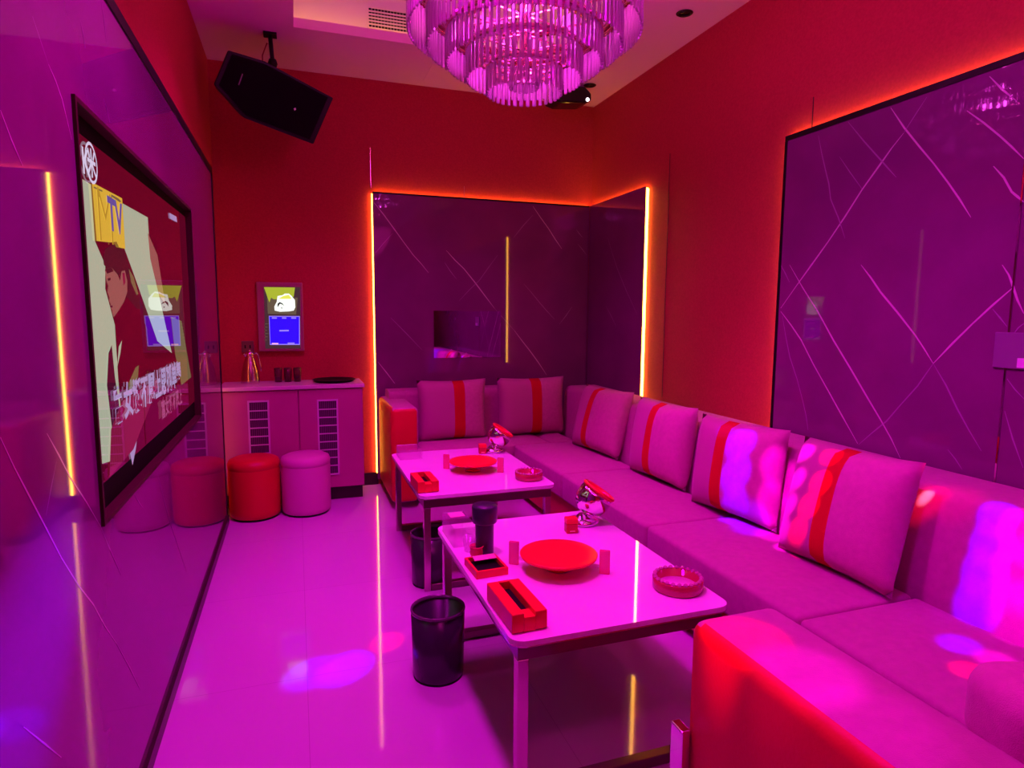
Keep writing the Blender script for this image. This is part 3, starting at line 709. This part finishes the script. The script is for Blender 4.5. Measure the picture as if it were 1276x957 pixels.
bm = bm_new(); tube(bm, [top+Vector((-.06,0,.0)), top+Vector((-.06,-.005,.09)), top+Vector((-.03,0,.17)), top+Vector((-.012,.0,.16)), top+Vector((.0,.01,.05))], .004)
obj('cable', bm, mat('cable', (.25, .02, .05), .5), sp)

# small party lamp in the back right ceiling corner
pt = Vector((2.075, 4.70, ZC+.025))
pa = thing('party_lamp', 'black party light projector fixed under the ceiling in the back right corner', 'lamp')
bm = bm_new()
prof = [Vector((-.17,0,-.165)), Vector((-.10,0,-.185)), Vector((.10,0,-.165)), Vector((.155,0,-.14)), Vector((.155,0,-.09)), Vector((.10,0,-.045)), Vector((-.10,0,-.05))]
prism(bm, [pt+p+Vector((0,-.09,0)) for p in prof], Vector((0,.18,0)))
bmesh.ops.bevel(bm, geom=list(bm.edges), offset=.012, segments=2, profile=.5, affect='EDGES')
obj('housing', bm, 'black_gloss', pa)
bm = bm_new(); bx(bm, pt.x-.07, pt.x+.02, pt.y-.02, pt.y+.02, ZC-.06, ZC-.0005, .003, 1); obj('mount', bm, 'black', pa)
bm = bm_new(); lathe(bm, [(0,0),(.013,0),(.013,.006),(0,.008)], 16, mat4=Matrix.Translation((pt.x+.12, pt.y-.0905, ZC-.115)) @ Matrix.Rotation(PI/2, 4, 'X')); obj('lens', bm, 'lens', pa)

# ------------------------------------------------------------------ chandelier
CC = Vector((.978, 2.70, 0))
ch = thing('chandelier', 'large tiered crystal chandelier hanging from the raised ceiling', 'chandelier', (CC.x, CC.y, 0))
tiers = [(.163, 2.35, .10, 34), (.250, 2.405, .115, 52), (.336, 2.465, .125, 70), (.420, 2.53, .14, 86), (.500, 2.595, .20, 104), (.28, 2.60, .17, 50), (.06, 2.375, .075, 14)]
bm = bm_new(); s3 = .0075
for k, (r, z) in enumerate(((0,-.008),(1,0),(1,1),(0,1.02))): pass
def prism_bm():
    bm = bm_new(); n = 6; R_ = .0095
    rings = [[bm.verts.new((R_*sx*math.cos(2*PI*k/n), R_*sx*.75*math.sin(2*PI*k/n), z)) for k in range(n)] for sx, z in ((.55, 0), (1, .02), (1, .97), (.6, 1))]
    for a, b in zip(rings, rings[1:]):
        for k in range(n): bm.faces.new((a[k], a[(k+1)%n], b[(k+1)%n], b[k]))
    bm.faces.new(rings[0][::-1]); bm.faces.new(rings[-1]); return bm
allp = []
for ti, (r, z, ln, cnt) in enumerate(tiers):
    for k in range(cnt):
        a = 2*PI*k/cnt+ti*.1
        allp.append((r*math.cos(a), r*math.sin(a), z, ln, a))
camdir = -CC.copy(); camdir.z = 0; camdir.normalize()
def score(p): return -(p[0]*camdir.x+p[1]*camdir.y)*1.0 + p[2]*1.1        # front and low rods show largest
allp.sort(key=score)
first = None
for i, (x, y, z, ln, a) in enumerate(allp[:99]):
    if first is None: o = first = obj('crystal_rod', prism_bm(), 'crystal', ch)
    else: o = first.copy(); COL.objects.link(o); o.parent = ch
    o.location = (x, y, z); o.rotation_euler = (0, 0, a+PI/2); o.scale = (1, 1, ln)
bm = bm_new(); src = prism_bm()
sv = [v.co.copy() for v in src.verts]; src.verts.index_update(); sfc = [[v.index for v in f.verts] for f in src.faces]; src.free()
for x, y, z, ln, a in allp[99:]:
    Mx = Matrix.Translation((x, y, z)) @ Matrix.Rotation(a+PI/2, 4, 'Z') @ Matrix.Diagonal((1, 1, ln, 1))
    vs = [bm.verts.new(Mx @ c) for c in sv]
    for f in sfc: bm.faces.new([vs[i] for i in f])
o = obj('crystal_rods', bm, 'crystal', ch); o['kind'] = 'stuff'
prev = 0
for ti, (r, z, ln, cnt) in enumerate(tiers[:5]):
    bm = bm_new(); zt = z+ln+.002
    lathe(bm, [(r-.014, zt), (r+.006, zt), (r+.006, zt+.018), (r-.014, zt+.018), (r-.014, zt)], 56)
    for k in range(6):
        a = PI*k/3+.3; 
        tube(bm, [(r*.98*math.cos(a), r*.98*math.sin(a), zt+.009), (.02*math.cos(a), .02*math.sin(a), zt+.009)], .004, 6)
    obj('tier_ring', bm, 'gold', ch)
bm = bm_new()
for ti in (2, 3, 4):
    r0, r1, zt = tiers[ti-1][0]+.03, tiers[ti][0]-.016, tiers[ti][1]+tiers[ti][2]+.008
    lathe(bm, [(r0, zt), (r1, zt), (r1, zt+.004), (r0, zt+.004), (r0, zt)], 56)
obj('tier_plate', bm, 'gold', ch)
bm = bm_new(); tube(bm, [(0,0,2.44),(0,0,TZ-.03)], .014, 12); obj('stem', bm, 'gold', ch)
bm = bm_new(); lathe(bm, [(0,TZ-.035),(.12,TZ-.03),(.13,TZ-.001),(0,TZ-.0005)], 32); obj('canopy', bm, 'gold', ch)

# ------------------------------------------------------------------ lights
def spot(name, loc, tgt, col, power, angle, blend=.4, size=.05):
    l = bpy.data.lights.new(name, 'SPOT'); l.color = col; l.energy = power; l.spot_size = math.radians(angle); l.spot_blend = blend; l.shadow_soft_size = size
    o = bpy.data.objects.new(name, l); COL.objects.link(o); o.location = loc
    o.rotation_euler = (Vector(tgt)-Vector(loc)).to_track_quat('-Z', 'Y').to_euler(); return o
def point(name, loc, col, power, size=.1):
    l = bpy.data.lights.new(name, 'POINT'); l.color = col; l.energy = power; l.shadow_soft_size = size
    o = bpy.data.objects.new(name, l); COL.objects.link(o); o.location = loc; return o
MAG = (1, 0, .95)
spot('magenta_lamp_or_fill', (.30, 1.75, 3.30), (.55, 1.9, 0), MAG, 222, 115, .6, .14)
spot('magenta_lamp_or_fill', (.30, 3.50, 3.30), (.60, 3.35, 0), MAG, 95, 115, .6, .14)
spot('magenta_lamp_or_fill', (.72, 3.80, 3.30), (.95, 3.45, .5), MAG, 105, 55, .8, .14)
spot('magenta_lamp_or_fill', (.45, .1, 3.0), (2.0, 2.6, .6), (1, 0, .6), 30, 75, .8, .2)  # added fill to lift the sofa and pillows, no fitting here
spot('violet_fill', (-.2, .6, 3.0), (2.44, 1.2, 1.7), (.7, 0, 1), 155, 85, .8, .2)  # added wash that brightens the right marble panel
spot('violet_fill', (2.2, 2.2, 3.0), (-.47, 1.9, 1.3), (.8, 0, .95), 50, 85, .8, .2)  # same added wash, aimed at the left panel
point('chandelier_fill', (CC.x, CC.y, 2.66), (1, .05, .85), 18, .08)  # added light inside the tiers so the crystals glow
point('chandelier_fill', (CC.x, CC.y, 2.95), (1, .05, .65), 22, .12)  # added light above the tiers to brighten the ceiling
point('rose_fill', (1.0, .3, 2.6), (1, .02, .5), 13, .4)  # added pink ambient fill hanging in mid-air, not a fitting

def beam(src, tgt, r, col, power, blend=.75):
    d = (Vector(tgt)-Vector(src)).length
    return spot('party_beam', src, tgt, col, power, math.degrees(2*math.atan(1.25*r/d)), blend, .004)
BLUE, RED, MG2 = (.06, .0, 1), (1, .0, .03), (1, 0, 1)
S1 = (.2, .9, 3.05)
PX, PB = 1.93, 2.09
for p, x, r, c, e in (((922,548),1.95,.07,BLUE,3000), ((916,588),1.93,.07,BLUE,3000), ((912,628),1.91,.07,BLUE,3000), ((902,526),PX,.04,BLUE,900), ((966,560),1.95,.075,MG2,900), ((962,600),PX,.075,MG2,900), ((958,640),1.91,.07,MG2,900),
                   ((1003,562),1.95,.04,MG2,1200), ((992,595),1.9,.04,MG2,1200), ((982,630),1.88,.04,MG2,1200), ((973,660),1.86,.04,MG2,1200),
                   ((1036,570),1.96,.04,RED,1800), ((1022,600),1.9,.04,RED,1800), ((1008,632),1.88,.04,RED,1800), ((994,664),1.86,.04,RED,1800),
                   ((1238,630),PB,.055,BLUE,3000), ((1232,670),PB,.06,BLUE,3000), ((1225,710),PB,.065,BLUE,3000), ((1218,755),PB,.07,BLUE,3000), ((1274,650),PB,.075,MG2,700), ((1272,710),PB,.085,MG2,700), ((1268,770),PB,.085,MG2,700), ((1185,600),PB,.08,RED,160)):
    beam(S1, onX(p, x), r, c, e)
beam(S1, onZ((935,658), .42), .085, BLUE, 1500)
beam(S1, onZ((1195,803), .42), .055, BLUE, 1500)
beam(S1, onZ((1208,836), .42), .045, RED, 900)
beam(S1, onZ((1240,822), .42), .05, MG2, 600)
beam(S1, onZ((925,795), .725), .085, RED, 900)
beam(S1, onZ((1000,840), .725), .10, MG2, 200)
beam(S1, onZ((1075,905), .725), .12, MG2, 90)
S3 = (1.2, .3, 3.0)
beam(S3, onX((1162,613), 2.11), .05, RED, 700, 1)
beam(S3, onX((1158,609), 2.11), .006, (1, .45, .6), 1500, 1)
S2 = (2.0, 4.45, 2.95)
for y, c, e in ((.55, MG2, 500), (.0, BLUE, 1500), (-.45, MG2, 500)): beam(S1, (PB+.02, y, .66), .24, c, e)
beam(S2, onZ((430,832), 0), .09, BLUE, 4500)
beam(S2, onZ((390,838), 0), .09, BLUE, 1500)
beam(S2, onZ((482,800), 0), .06, RED, 1500)
beam(S2, onX((40,830), XP), .2, BLUE, 2500, 1)

# ------------------------------------------------------------------ world and view
w = bpy.data.worlds.new('world'); C.world = w; w.use_nodes = True
w.node_tree.nodes['Background'].inputs[0].default_value = (0, 0, 0, 1)
C.view_settings.view_transform = 'Standard'; C.view_settings.look = 'None'
C.view_settings.gamma = 1; C.view_settings.use_curve_mapping = False; C.view_settings.exposure = 0
C.cycles.use_denoising = True
C.cycles.max_bounces = 10; C.cycles.transparent_max_bounces = 12; C.cycles.transmission_bounces = 8; C.cycles.glossy_bounces = 6
C.cycles.caustics_reflective = False; C.cycles.caustics_refractive = False
C.cycles.sample_clamp_indirect = 6
